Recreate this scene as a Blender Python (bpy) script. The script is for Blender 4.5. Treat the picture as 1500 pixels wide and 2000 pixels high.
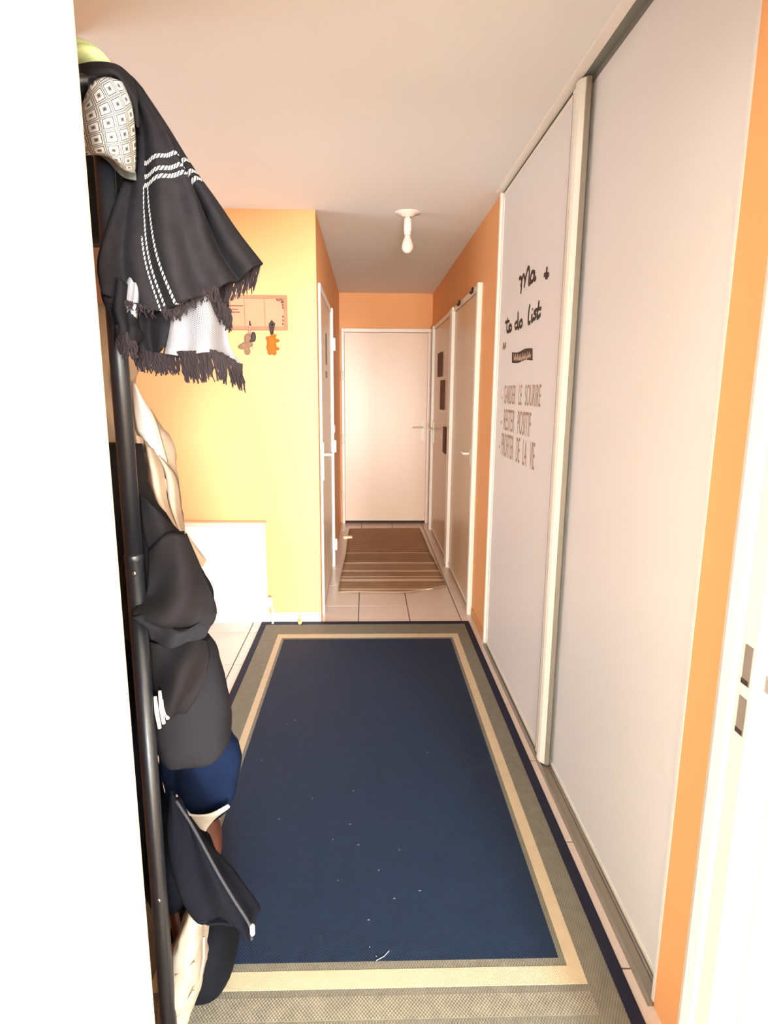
import bpy, bmesh, math, random
from mathutils import Vector, Matrix, noise
random.seed(7)
for o in list(bpy.data.objects): bpy.data.objects.remove(o)
S = bpy.context.scene; COL = S.collection

# ------------------------------------------------------------------ camera
FPX, PITCH, YAW, ROLL, CH = 1206.4, .1943, .0282, .0058, 1.4467
_R0 = Vector((math.cos(YAW), -math.sin(YAW), 0))
_F = Vector((math.sin(YAW)*math.cos(PITCH), math.cos(YAW)*math.cos(PITCH), -math.sin(PITCH)))
_U = _R0.cross(_F)
CX = math.cos(ROLL)*_R0 + math.sin(ROLL)*_U
CU = -math.sin(ROLL)*_R0 + math.cos(ROLL)*_U
cd = bpy.data.cameras.new('camera'); cam = bpy.data.objects.new('camera', cd); COL.objects.link(cam)
M = Matrix.Identity(4)
for r in range(3): M[r][0], M[r][1], M[r][2] = CX[r], CU[r], -_F[r]
M[2][3] = CH; cam.matrix_world = M
cd.sensor_fit = 'VERTICAL'; cd.sensor_height = 36; cd.sensor_width = 27; cd.lens = 36*FPX/2000; cd.clip_start = .02
S.camera = cam
# ------------------------------------------------------------------ light
w = bpy.data.worlds.new('world'); S.world = w; w.use_nodes = True
w.node_tree.nodes['Background'].inputs[0].default_value = (.75, .85, 1, 1)
w.node_tree.nodes['Background'].inputs[1].default_value = 1.0
def area(name, loc, look, sx, sy, power, col):
    l = bpy.data.lights.new(name, 'AREA'); l.shape = 'RECTANGLE'; l.size = sx; l.size_y = sy; l.energy = power; l.color = col
    o = bpy.data.objects.new(name, l); COL.objects.link(o); o.location = loc
    o.rotation_euler = (Vector(look)-Vector(loc)).to_track_quat('-Z', 'Y').to_euler(); return o
# daylight entering by the window of the room behind the doorway and by the window of the bay on the left, plus an added corridor fill
area('window_daylight_room', (1.7, -6.12, 1.65), (1.7, 0, 1.65), 1.1, 1.3, 1350, (.89, .955, 1))
area('corridor_fill', (.05, -6.12, .7), (.05, 0, .7), 1.2, 1.0, 540, (1, .965, .90))  # added fill to brighten the corridor, behind an added unseen window
area('window_daylight_bay', (-2.28, 2.85, 1.1), (0, 2.85, 1.1), 1.3, 1.9, 16, (.92, .96, 1))
vs = S.view_settings
vs.view_transform = 'Standard'; vs.look = 'None'; vs.gamma = 1; vs.use_curve_mapping = False; vs.exposure = .36

# ------------------------------------------------------------------ pixel helpers (1500 x 2000 frame)
def ray(px, py):
    u = (px-750)/FPX; v = (py-1000)/FPX
    return _F + u*CX - v*CU
def onY(px, py, Y): d = ray(px, py); return Vector((0, 0, CH)) + d*(Y/d.y)
def onX(px, py, X): d = ray(px, py); return Vector((0, 0, CH)) + d*(X/d.x)
def onZ(px, py, Z=0): d = ray(px, py); return Vector((0, 0, CH)) + d*((Z-CH)/d.z)

# ------------------------------------------------------------------ materials
def lin(c): return tuple(((v/255)/12.92 if v/255 <= .04045 else ((v/255+.055)/1.055)**2.4) for v in c) + (1,)
class NT:
    def __init__(s, name):
        s.m = bpy.data.materials.new(name); s.m.use_nodes = True; s.t = s.m.node_tree; s.n = s.t.nodes
        s.b = s.n['Principled BSDF']
    def add(s, typ, **kw):
        n = s.n.new(typ)
        for k, v in kw.items(): setattr(n, k, v)
        return n
    def math(s, op, a, b=None, c=None):
        n = s.add('ShaderNodeMath', operation=op)
        for i, v in enumerate((a, b, c)):
            if v is None: continue
            if hasattr(v, 'links') or hasattr(v, 'is_linked'): s.t.links.new(v, n.inputs[i])
            else: n.inputs[i].default_value = v
        return n.outputs[0]
    def mix(s, f, a, b):
        n = s.add('ShaderNodeMix', data_type='RGBA')
        for sk, v in ((n.inputs[0], f), (n.inputs[6], a), (n.inputs[7], b)):
            if hasattr(v, 'is_linked'): s.t.links.new(v, sk)
            else: sk.default_value = v
        return n.outputs[2]
    def noise(s, scale, detail=3, vec=None, rough=.5):
        n = s.add('ShaderNodeTexNoise'); n.inputs['Scale'].default_value = scale; n.inputs['Detail'].default_value = detail
        n.inputs['Roughness'].default_value = rough
        if vec is None: vec = s.add('ShaderNodeTexCoord').outputs['Object']
        s.t.links.new(vec, n.inputs['Vector']); return n.outputs['Fac']
    def bump(s, h, strength=.2, dist=.002):
        n = s.add('ShaderNodeBump'); n.inputs['Strength'].default_value = strength; n.inputs['Distance'].default_value = dist
        s.t.links.new(h, n.inputs['Height']); s.t.links.new(n.outputs[0], s.b.inputs['Normal'])
    def color(s, c):
        if hasattr(c, 'is_linked'): s.t.links.new(c, s.b.inputs['Base Color'])
        else: s.b.inputs['Base Color'].default_value = c
    def uv(s):
        x = s.add('ShaderNodeSeparateXYZ'); s.t.links.new(s.add('ShaderNodeTexCoord').outputs['UV'], x.inputs[0]); return x.outputs
    def obj(s):
        x = s.add('ShaderNodeSeparateXYZ'); s.t.links.new(s.add('ShaderNodeTexCoord').outputs['Object'], x.inputs[0]); return x.outputs
def mat(name, c, rough=.5, metal=0, var=0, vscale=8, bump=0, bscale=200, bdist=.001, spec=None, sheen=0, coat=0):
    n = NT(name); c = lin(c)
    if var:
        f = n.noise(vscale, 4); c2 = tuple(min(1, v*(1-var)) for v in c[:3])+(1,); c1 = tuple(min(1, v*(1+var*.6)) for v in c[:3])+(1,)
        n.color(n.mix(f, c1, c2))
    else: n.color(c)
    n.b.inputs['Roughness'].default_value = rough; n.b.inputs['Metallic'].default_value = metal
    if spec is not None: n.b.inputs['Specular IOR Level'].default_value = spec
    if sheen: n.b.inputs['Sheen Weight'].default_value = sheen
    if coat: n.b.inputs['Coat Weight'].default_value = coat
    if bump: n.bump(n.noise(bscale, 2), bump, bdist)
    return n.m
MO = mat('orange_paint', (241, 174, 114), .62, var=.06, vscale=2.2, bump=.25, bscale=260)
MW = mat('white_paint', (238, 232, 222), .5, var=.02, vscale=3, bump=.12, bscale=180)
MC = mat('ceiling_paint', (234, 233, 230), .8, bump=.15, bscale=220)
MDOOR = mat('door_lacquer', (240, 216, 194), .33, var=.03, vscale=1.5)
MDOORW = mat('warm_grey_door_lacquer', (222, 196, 164), .3, var=.03, vscale=1.5)
MFRAME = mat('frame_white', (246, 240, 230), .3)
MSL = mat('melamine_panel', (230, 228, 227), .42, var=.02, vscale=1.2)
MALU = mat('aluminium', (168, 168, 164), .38, 1)
MALUW = mat('white_profile', (238, 234, 222), .3)
MTRK = mat('track_grey', (150, 142, 128), .45, .3)
MGROUT = mat('grout', (120, 104, 96), .9)
MTILE = mat('tile_glaze', (232, 216, 204), .22, var=.05, vscale=9)
MPARQ = mat('room_floor', (196, 170, 140), .4, var=.1, vscale=4)
MCHROME = mat('chrome', (205, 200, 192), .18, 1)
MBRASS = mat('brushed_steel', (190, 180, 165), .3, 1)
MJAMB = mat('jamb_enamel', (206, 201, 193), .4)
MPLW = mat('white_plastic', (244, 238, 226), .35)
MBLKM = mat('black_steel', (22, 24, 28), .38, 0)
MHOLE = mat('latch_pocket_shade', (118, 108, 100), .7)  # shade inside the latch holes put into a flat colour
MBRN = mat('dark_brown_print', (86, 44, 18), .6)
MDEC = mat('decal_black', (48, 32, 26), .6)
MDECB = mat('decal_taupe', (172, 140, 112), .7)
MDECL = mat('decal_light', (214, 186, 166), .7)
def cloth(name, c, rough=.9, var=.12, bscale=900, b=.35, vs=18, sheen=.15):
    return mat(name, c, rough, var=var, vscale=vs, bump=b, bscale=bscale, bdist=.0012, spec=.08)
MBLKC = cloth('black_wool', (24, 22, 24)); MBLKJ = cloth('black_jersey', (27, 24, 25), bscale=1500, sheen=.05)
MCHAR = cloth('charcoal_cloth', (29, 28, 31), sheen=.05); MNAVY = cloth('navy_cloth', (11, 22, 44), sheen=.05)
MDNAVY = cloth('dark_navy_coat', (11, 12, 18), sheen=.03, var=.2); MCREAM = cloth('cream_cloth', (168, 146, 124), var=.12)
MWHT = cloth('white_cloth', (206, 200, 190), var=.05); MQUILT = cloth('quilted_cream', (146, 134, 118), .7, .08)
MLEATH = mat('brown_leather', (78, 40, 24), .5, var=.3, bump=.3, bscale=120); MGREEN = cloth('pale_green_cotton', (206, 222, 160), var=.08)
MBAG = mat('black_bag', (9, 11, 16), .85, var=.2, bump=.3, bscale=300, spec=.12)
MFRINGE = cloth('black_yarn', (40, 33, 34), var=.3)
MWOOD = mat('brown_wood', (120, 72, 46), .5, var=.35, vscale=14)

def m_scarf():
    n = NT('striped_scarf_wool'); u, v, _ = n.uv()
    def line(x, c, wd): return n.math('LESS_THAN', n.math('ABSOLUTE', n.math('SUBTRACT', x, c)), wd)
    hv = line(v, .40, .009)
    for c in (.455, .49): hv = n.math('MAXIMUM', hv, line(v, c, .009))
    hv = n.math('MULTIPLY', hv, n.math('GREATER_THAN', u, .31))
    uu = n.math('SUBTRACT', u, n.math('MULTIPLY', n.math('SUBTRACT', v, .6), .12))
    hu = n.math('MULTIPLY', n.math('MAXIMUM', line(uu, .31, .007), line(uu, .37, .007)), n.math('GREATER_THAN', v, .49))
    h3 = n.math('MULTIPLY', line(uu, .275, .006), n.math('GREATER_THAN', v, .70))
    m = n.math('MAXIMUM', n.math('MAXIMUM', hv, hu), h3)
    dash = n.math('GREATER_THAN', n.math('SINE', n.math('MULTIPLY', n.math('ADD', n.math('ADD', u, v), n.math('MULTIPLY', v, .6)), 190)), -.45)
    m = n.math('MULTIPLY', m, dash)
    f = n.noise(40, 4); base = n.mix(f, lin((36, 32, 34)), lin((19, 18, 20)))
    n.color(n.mix(m, base, lin((200, 195, 190))))
    n.b.inputs['Roughness'].default_value = .92; n.b.inputs['Specular IOR Level'].default_value = .08
    n.bump(n.noise(900, 2), .5, .0015); return n.m
def m_herring():
    n = NT('grey_herringbone_wool'); u, v, _ = n.uv()
    z = n.math('PINGPONG', n.math('MULTIPLY', u, 26), .5)
    s = n.math('SINE', n.math('MULTIPLY', n.math('ADD', n.math('MULTIPLY', z, .05), v), 260))
    g = n.math('SINE', n.math('MULTIPLY', u, 300))
    f = n.math('ADD', n.math('MULTIPLY', s, .4), n.math('ADD', n.math('MULTIPLY', g, .15), .52))
    n.color(n.mix(f, lin((40, 38, 40)), lin((168, 164, 166)))); n.b.inputs['Roughness'].default_value = .95; n.b.inputs['Specular IOR Level'].default_value = .1
    n.bump(n.noise(900, 2), .4, .0012); return n.m
def m_diamond():
    n = NT('geometric_lining_print'); u, v, _ = n.uv()
    N = 5.2
    a = n.math('ADD', n.math('MULTIPLY', u, N*.8), n.math('MULTIPLY', v, -.9)); b = n.math('ADD', n.math('MULTIPLY', v, N*1.4), n.math('MULTIPLY', u, 1.2))
    def c(x): return n.math('ABSOLUTE', n.math('SUBTRACT', n.math('FRACT', x), .5))
    d = n.math('MAXIMUM', c(a), c(b))
    def band(lo, hi): return n.math('MULTIPLY', n.math('GREATER_THAN', d, lo), n.math('LESS_THAN', d, hi))
    dark = n.math('MAXIMUM', n.math('MAXIMUM', band(.33, .39), n.math('LESS_THAN', d, .07)), band(.45, .49))
    grey = band(.07, .15)
    col = n.mix(grey, lin((186, 180, 170)), lin((104, 99, 92)))
    n.color(n.mix(dark, col, lin((44, 42, 40)))); n.b.inputs['Roughness'].default_value = .9; return n.m
def m_rug(name, c1, c2, wx, wy, amt=.5):
    n = NT(name); x, y, z = n.obj()
    s = n.math('MULTIPLY', n.math('SINE', n.math('MULTIPLY', x, wx)), n.math('SINE', n.math('MULTIPLY', y, wy)))
    f = n.math('ADD', n.math('MULTIPLY', s, amt), n.math('MULTIPLY', n.noise(30, 4), 1.0))
    n.color(n.mix(f, lin(c1), lin(c2))); n.b.inputs['Roughness'].default_value = .75; n.b.inputs['Specular IOR Level'].default_value = .35
    n.bump(s, .3, .001); return n.m
def m_runner():
    n = NT('striped_runner_cotton'); x, y, z = n.obj()
    base = n.mix(n.math('ADD', n.math('MULTIPLY', n.math('SINE', n.math('MULTIPLY', y, 95)), .3), n.noise(6, 4)), lin((190, 157, 129)), lin((160, 127, 99)))
    m = None
    for c, wd in ((5.06, .022), (4.83, .02), (4.67, .012), (4.585, .025), (5.4, .012), (4.36, .012)):
        l = n.math('LESS_THAN', n.math('ABSOLUTE', n.math('SUBTRACT', y, c)), wd); m = l if m is None else n.math('MAXIMUM', m, l)
    n.color(n.mix(m, base, lin((242, 220, 194)))); n.b.inputs['Roughness'].default_value = .9
    n.bump(n.noise(500, 2), .3, .001); return n.m

# ------------------------------------------------------------------ geometry helpers
def new(name, me, m=None, parent=None):
    o = bpy.data.objects.new(name, me); COL.objects.link(o)
    if m and not me.materials: me.materials.append(m)
    if parent: o.parent = parent
    return o
def put(name, bm, m, parent=None, smooth=False):
    me = bpy.data.meshes.new(name); bm.to_mesh(me); bm.free()
    if smooth:
        for p in me.polygons: p.use_smooth = True
    return new(name, me, m, parent)
def tag(o, label=None, cat=None, group=None, kind=None):
    if label: o['label'] = label
    if cat: o['category'] = cat
    if group: o['group'] = group
    if kind: o['kind'] = kind
    return o
def empty(name, loc, label, cat, group=None):
    o = bpy.data.objects.new(name, None); COL.objects.link(o); o.location = loc; o.empty_display_size = .05
    bpy.context.view_layer.update(); return tag(o, label, cat, group)
def par(o, root):
    o.parent = root; o.matrix_parent_inverse = Matrix.Translation(-root.location) if root.type == 'EMPTY' else Matrix.Identity(4); return o
def bbox(bm, x0, x1, y0, y1, z0, z1, bev=0):
    r = bmesh.ops.create_cube(bm, size=1); vs_ = r['verts']
    for v in vs_: v.co = Vector(((x0+x1)/2+v.co.x*(x1-x0), (y0+y1)/2+v.co.y*(y1-y0), (z0+z1)/2+v.co.z*(z1-z0)))
    if bev:
        es = list({e for v in vs_ for e in v.link_edges})
        bmesh.ops.bevel(bm, geom=es, offset=bev, segments=2, affect='EDGES', profile=.5)
    return bm
def box(name, x0, x1, y0, y1, z0, z1, m, parent=None, bev=0, root=None):
    bm = bmesh.new(); bbox(bm, x0, x1, y0, y1, z0, z1, bev); o = put(name, bm, m, None)
    if root: par(o, root)
    elif parent: o.parent = parent
    return o
def struct(name, *a, **k): return tag(box(name, *a, **k), kind='structure')
def tube_bm(bm, pts, rad, seg=8, caps=True):
    pts = [Vector(p) for p in pts]; rr = rad if isinstance(rad, (list, tuple)) else [rad]*len(pts)
    rings = []; prev = None
    for i, p in enumerate(pts):
        t = (pts[min(i+1, len(pts)-1)]-pts[max(i-1, 0)]).normalized()
        if prev is None: a = t.cross(Vector((0, 0, 1)) if abs(t.z) < .9 else Vector((1, 0, 0))).normalized()
        else: a = (prev - t*prev.dot(t)).normalized()
        prev = a; b = t.cross(a)
        rings.append([bm.verts.new(p+(a*math.cos(q)+b*math.sin(q))*rr[i]) for q in [2*math.pi*k/seg for k in range(seg)]])
    for i in range(len(rings)-1):
        for k in range(seg): bm.faces.new((rings[i][k], rings[i][(k+1) % seg], rings[i+1][(k+1) % seg], rings[i+1][k]))
    if caps: bm.faces.new(rings[0][::-1]); bm.faces.new(rings[-1])
    return bm
def tube(name, pts, rad, m, root=None, seg=12):
    bm = tube_bm(bmesh.new(), pts, rad, seg); o = put(name, bm, m, None, True)
    if root: par(o, root)
    return o
def lathe(name, c, prof, m, root=None, seg=24, axis='Z'):
    bm = bmesh.new(); rings = []
    for r, h in prof:
        rg = []
        for k in range(seg):
            a = 2*math.pi*k/seg; v = (r*math.cos(a), r*math.sin(a), h)
            if axis == 'X': v = (h, v[0], v[1])
            if axis == 'Y': v = (v[0], h, v[1])
            rg.append(bm.verts.new(Vector(c)+Vector(v)))
        rings.append(rg)
    for i in range(len(rings)-1):
        for k in range(seg): bm.faces.new((rings[i][k], rings[i][(k+1) % seg], rings[i+1][(k+1) % seg], rings[i+1][k]))
    bm.faces.new(rings[0][::-1]); bm.faces.new(rings[-1]); bmesh.ops.recalc_face_normals(bm, faces=bm.faces)
    o = put(name, bm, m, None, True)
    if root: par(o, root)
    return o
def cr(p, t):   # Catmull-Rom through list p at t in [0,1]
    n = len(p)-1; s = min(max(t, 0), 1)*n; i = min(int(s), n-1); f = s-i
    g = lambda k: p[k] if 0 <= k <= n else (p[0]*2-p[1] if k < 0 else p[n]*2-p[n-1])
    a, b, c, d = g(i-1), g(i), g(i+1), g(i+2)
    return .5*((2*b)+(c-a)*f+(2*a-5*b+4*c-d)*f*f+(3*b-a-3*c+d)*f**3)
def sheet(name, ctrl, m, root=None, nu=28, nv=40, thick=.004, disp=None, wr=.004, ws=14):
    W = [[onY(*p) for p in row] for row in ctrl]
    bm = bmesh.new(); L = bm.loops.layers.uv.new('UVMap'); G = []
    for j in range(nv+1):
        v = j/nv; row = []
        for i in range(nu+1):
            u = i/nu; p = cr([cr(r, u) for r in W], v); d = 0
            if disp: d += disp(u, v)
            d += wr*noise.noise(p*ws)
            row.append(bm.verts.new(p+Vector((d*.25, -d, 0))))
        G.append(row)
    for j in range(nv):
        for i in range(nu):
            f = bm.faces.new((G[j][i], G[j+1][i], G[j+1][i+1], G[j][i+1]))
            for lp, (a, b) in zip(f.loops, ((i, j), (i, j+1), (i+1, j+1), (i+1, j))): lp[L].uv = (a/nu, b/nv)
    o = put(name, bm, m, None, True)
    s = o.modifiers.new('thickness', 'SOLIDIFY'); s.thickness = thick; s.offset = 0
    if root: par(o, root)
    return o
def loft(name, secs, m, root=None, nr=44, seg=40, rip=.05, k=5, tw=2.0, wr=.006, ws=11, sq=.8, uvs=False):
    """secs: (py, pxL, pxR, depth, half-depth) top to bottom"""
    C = [Vector((a[0], a[1], a[2])) for a in secs]; D = [Vector((a[3], a[4], 0)) for a in secs]
    bm = bmesh.new(); R = []
    for j in range(nr+1):
        v = j/nr; c = cr(C, v); d = cr(D, v); A = onY(c.y, c.x, d.x); B = onY(c.z, c.x, d.x); mid = (A+B)/2; hw = max((B-A).length/2, .001)
        rg = []
        for i in range(seg):
            t = 2*math.pi*i/seg; ct, st = math.cos(t), math.sin(t)
            ct = math.copysign(abs(ct)**sq, ct); st = math.copysign(abs(st)**sq, st)
            fade = .3+.7*min(1, v*1.6)
            rr = 1+rip*fade*math.sin(k*t+tw*v*3)*abs(math.sin(t))**.5
            p = mid+Vector((hw*ct*(1+rip*.3*math.sin(3*t+5*v)), d.y*st*rr, 0))
            n = noise.noise(p*ws)*wr + noise.noise(p*ws*2.7)*wr*.5
            p += Vector((ct, st, .4)).normalized()*n
            rg.append(bm.verts.new(p))
        R.append(rg)
    for j in range(nr):
        for i in range(seg): bm.faces.new((R[j][i], R[j+1][i], R[j+1][(i+1) % seg], R[j][(i+1) % seg]))
    bm.faces.new(R[0]); bm.faces.new(R[-1][::-1]); bmesh.ops.recalc_face_normals(bm, faces=bm.faces)
    o = put(name, bm, m, None, True)
    if root: par(o, root)
    return o
def fringe(name, path, n, length, drift, root, rad=.0018, jit=.25, m=None):
    P_ = [onY(*p) for p in path]; bm = bmesh.new()
    for i in range(n):
        t = (i+random.random()*.6)/n; a = cr(P_, t); ln = length*(1-jit*random.random())
        dx = drift+random.uniform(-.12, .12)
        pts = [a+Vector((dx*ln*s+.002*math.sin(s*6+i), random.uniform(-.003, .003), -ln*s)) for s in (-.12, .3, .65, 1)]
        r = rad*random.uniform(.7, 1.4); tube_bm(bm, pts, [r, r, r*.9, r*.5], 4)
    o = put(name, bm, m or MFRINGE, None); tag(o, kind='stuff'); par(o, root); return o

# ------------------------------------------------------------------ setting
XL, XR, YC, YF, ZC = -.29, .688, 3.735, 6.735, 2.439
PY0, PY1 = .80, .90           # partition wall with the doorway
fl = struct('floor', -2.46, 1.35, .80, 6.9, -.12, -.004, MGROUT)
TX, TY, TW, TL = -.055, 4.02, .331, .452
xs = [TX+TW*k for k in range(-10, 3)]; ys = [TY+TL*k for k in range(-8, 7)]
tcache = {}
for i in range(len(xs)):
    x0 = xs[i]; x1 = x0+TW
    for y0 in ys:
        y1 = y0+TL; a0 = max(x0, -1.9 if y0 < YC else XL); a1 = min(x1, .74 if y0 < 3.3 else XR); b0 = max(y0, .80); b1 = min(y1, YF)
        if x1 < XL+.02 and y0 < YC < y1: b1 = YC
        if a1-a0 < .02 or b1-b0 < .02 or (a1 <= XL and b0 >= YC) or a1 < -1.9: continue
        key = (round(a1-a0, 3), round(b1-b0, 3))
        if key not in tcache:
            bm = bmesh.new(); g = .003; bbox(bm, g, a1-a0-g, g, b1-b0-g, -.004, 0, .0012); me = bpy.data.meshes.new('tile'); bm.to_mesh(me); bm.free(); me.materials.append(MTILE); tcache[key] = me
        t = new('tile', tcache[key], None, fl); t.location = (a0, b0, 0)
struct('floor_room', -2.2, 2.8, -6.3, .80, -.12, -.002, MPARQ)
struct('ceiling', -2.5, 2.8, -6.4, 6.9, ZC, ZC+.1, MC)
# orange front wall with the radiator, corridor walls, far wall
struct('wall_front', -2.46, XL, YC, YC+.1, 0, ZC, MO)
wl = struct('wall_corridor_left', XL-.08, XL, YC+.1, 6.83, 0, ZC, MO)
struct('wall_far', XL-.08, .85, YF, YF+.1, 0, ZC, MO)
struct('wall_right', .76, .86, .80, YF, 0, ZC, MW)
struct('wall_right_corridor', XR, .76, 3.37, YF, 0, ZC, MO)
struct('wall_right_return', XR, .76, PY1, 1.208, 0, ZC, MO)
struct('wall_left_stub', -.93, -.83, PY1, 2.02, 0, ZC, MO)
# bay on the left: outer wall with its window
for nm, a in (('wall_bay_low', (.9, 3.735, 0, .1)), ('wall_bay_high', (.9, 3.735, 2.1, ZC)), ('wall_bay_near', (.9, 2.15, .1, 2.1)), ('wall_bay_far', (3.55, 3.735, .1, 2.1))):
    struct(nm, -2.46, -2.32, a[0], a[1], a[2], a[3], MW)
# partition: hall side orange, room side white
for s, (x0, x1) in enumerate(((-2.2, -.405), (.605, 2.8))):
    nm = ('left', 'right')[s]
    struct('wall_partition_'+nm, x0 if s else -2.32, (.76 if s else x1), .85, PY1-.005, 0, ZC, MO)
    struct('wall_room_'+nm, x0, x1, PY0-.02, .85, 0, ZC, MW)
struct('wall_partition_head', -.405, .605, .85, PY1-.005, 2.10, ZC, MO)
struct('wall_room_head', -.405, .605, PY0-.02, .85, 2.10, ZC, MW)
struct('wall_room_side_right', 2.8, 2.9, -6.3, .80, 0, ZC, MW); struct('wall_room_side_left', -2.3, -2.2, -6.3, .80, 0, ZC, MW)
for nm, a in (('low', (-.6, 2.3, 0, .15)), ('high', (-.6, 2.3, 2.35, ZC)), ('left', (-2.2, -.6, 0, ZC)), ('right', (2.3, 2.8, 0, ZC)), ('pier', (.7, 1.1, .15, 2.35)), ('sill', (1.1, 2.3, .15, .95))):
    struct('wall_back_'+nm, a[0], a[1], -6.32, -6.18, a[2], a[3], MW)
def win(name, fn, parts):
    f = None
    for a in parts:
        if f is None: f = tag(box(name, *fn(*a), MFRAME), kind='structure')
        else: box('window_frame', *fn(*a), MFRAME, parent=f)
for nm, x0, x1 in (('window_1', 1.1, 2.3), ('window_added', -.6, .7)):  # the second is an unseen window added around the corridor fill
    zb = .95 if x0 > 0 else .15
    win(nm, lambda a, b, c, d: (a, b, -6.28, -6.20, c, d), ((x0, x0+.05, zb, 2.35), (x1-.05, x1, zb, 2.35), (x0+.05, x1-.05, zb, zb+.05), (x0+.05, x1-.05, 2.3, 2.35)))
struct('window_added_shutter', -.55, .65, -6.27, -6.21, 1.25, 2.3, MPLW)  # unseen shutter, added so the fill stays low and off the rug
win('window_2', lambda a, b, c, d: (-2.42, -2.34, a, b, c, d), ((2.15, 2.2, .1, 2.1), (3.5, 3.55, .1, 2.1), (2.2, 3.5, .1, .15), (2.2, 3.5, 2.05, 2.1), (2.82, 2.87, .15, 2.05)))

# doorway frame: steel profile with rebate, strike pockets
def prism(name, prof, z0, z1, m, root=None):
    bm = bmesh.new(); a = [bm.verts.new((x, y, z0)) for x, y in prof]; b = [bm.verts.new((x, y, z1)) for x, y in prof]; n = len(prof)
    for i in range(n): bm.faces.new((a[i], a[(i+1) % n], b[(i+1) % n], b[i]))
    bm.faces.new(a[::-1]); bm.faces.new(b); bmesh.ops.recalc_face_normals(bm, faces=bm.faces); o = put(name, bm, m)
    if root: o.parent = root
    return o
XJ = .56
df = tag(prism('trim_1', [(XJ, .818), (XJ, .852), (XJ-.004, .862), (XJ-.006, .885), (XJ-.002, .898), (XJ+.008, .904), (XJ+.062, .904), (XJ+.062, .895), (.605, .895), (.605, .775), (.64, .775), (.64, .765), (.585, .765), (.578, .772), (.578, .818)], 0, 2.10, MJAMB), kind='structure')
df['label'] = 'white steel door jamb with two latch pockets'
for (z, hh) in ((1.052, .031), (.972, .030)):
    box('strike_pocket', XJ-.0008, XJ+.003, .823, .843, z-hh, z+hh, MHOLE, parent=df, bev=.0008)
    box('pocket_shade', XJ-.0012, XJ+.003, .826, .843, z-hh*.98, z-hh*.72, MDEC, parent=df)  # dark strip painted as shade at the bottom of the pocket
box('strike_slot', .577, .58, .803, .815, 1.02, 1.045, MHOLE, parent=df)
XLJ = -.37
tag(prism('trim_2', [(XLJ, .82), (XLJ, .898), (XLJ-.008, .904), (XLJ-.062, .904), (XLJ-.062, .895), (-.405, .895), (-.405, .775), (-.44, .775), (-.44, .765), (XLJ-.02, .765), (XLJ-.02, .82)], 0, 2.10, MJAMB), kind='structure')
struct('trim_3', -.405, .605, .765, .904, 2.06, 2.10, MFRAME)
dl = struct('door_1', -.366, -.326, -.115, .79, .008, 2.04, mat('door_leaf_white', (226, 225, 221), .5), bev=.003)
for z in (.25, 1.0, 1.8): lathe('hinge', (-.372, .797, z), [(.007, -.045), (.008, -.04), (.008, .04), (.007, .045)], MCHROME).parent = dl
bmh = bmesh.new(); tube_bm(bmh, [(-.326, -.05, 1.04), (-.275, -.05, 1.04), (-.268, -.04, 1.04), (-.268, .08, 1.04)], .009, 10); put('handle', bmh, MCHROME, dl, True)
box('handle_plate', -.326, -.319, -.072, -.03, .93, 1.15, MCHROME, parent=dl, bev=.003)

# baseboards
struct('baseboard_front', -2.3, XL-.002, YC-.012, YC, 0, .065, MFRAME, bev=.002)
struct('baseboard_right', XR-.01, XR, 3.38, 3.80, 0, .06, mat('orange_wood_plinth', (214, 160, 110), .5), bev=.002)

# ------------------------------------------------------------------ corridor doors
def lever(root, p, out, along, plate, m=MCHROME, L=.11):
    """p: plate centre, out: unit normal, along: lever direction, plate: half sizes"""
    p, out, along = Vector(p), Vector(out), Vector(along)
    pl = bmesh.new(); hw, hh = plate
    r = bmesh.ops.create_cube(pl, size=1)
    for v in r['verts']: v.co = p+out*(.004+v.co.x*.008)+along*v.co.y*hw*2+Vector((0, 0, v.co.z*hh*2))
    bmesh.ops.bevel(pl, geom=pl.edges[:], offset=.002, segments=2, affect='EDGES')
    bmesh.ops.recalc_face_normals(pl, faces=pl.faces)
    po = put('handle_plate', pl, m); po.parent = root
    q = p+Vector((0, 0, hh*.35)); bm = bmesh.new()
    tube_bm(bm, [q+out*.006, q+out*.045, q+out*.052+along*.012, q+out*.052+along*L*.6, q+out*.048+along*L], [.008, .008, .0085, .008, .007], 10)
    ho = put('handle', bm, m, None, True); ho.parent = po
# far door
d = struct('door_2', -.238, .643, YF-.035, YF, .03, 2.04, MDOOR, bev=.003)
for nm, a in (('door_frame', (-.268, -.24, 0, 2.045)), ('door_frame', (.645, .684, 0, 2.045)), ('door_frame', (-.268, .684, 2.045, 2.08))):
    box(nm, a[0], a[1], YF-.022 if a[0] > .6 else YF-.045, YF, a[2], a[3], MFRAME, parent=d, bev=.003)
box('door_gap_shade', -.238, .643, YF-.012, YF, .001, .028, MDEC, parent=d)  # dark strip painting the shade of the gap under the door
lever(d, (.60, YF-.035, 1.02), (0, -1, 0), (-1, 0, 0), (.02, .105), MPLW)
for z in (1.60, .93, .3): lathe('hinge', (-.262, YF-.052, z), [(.006, -.05), (.013, -.045), (.013, .045), (.006, .05)], MPLW).parent = d
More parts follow.
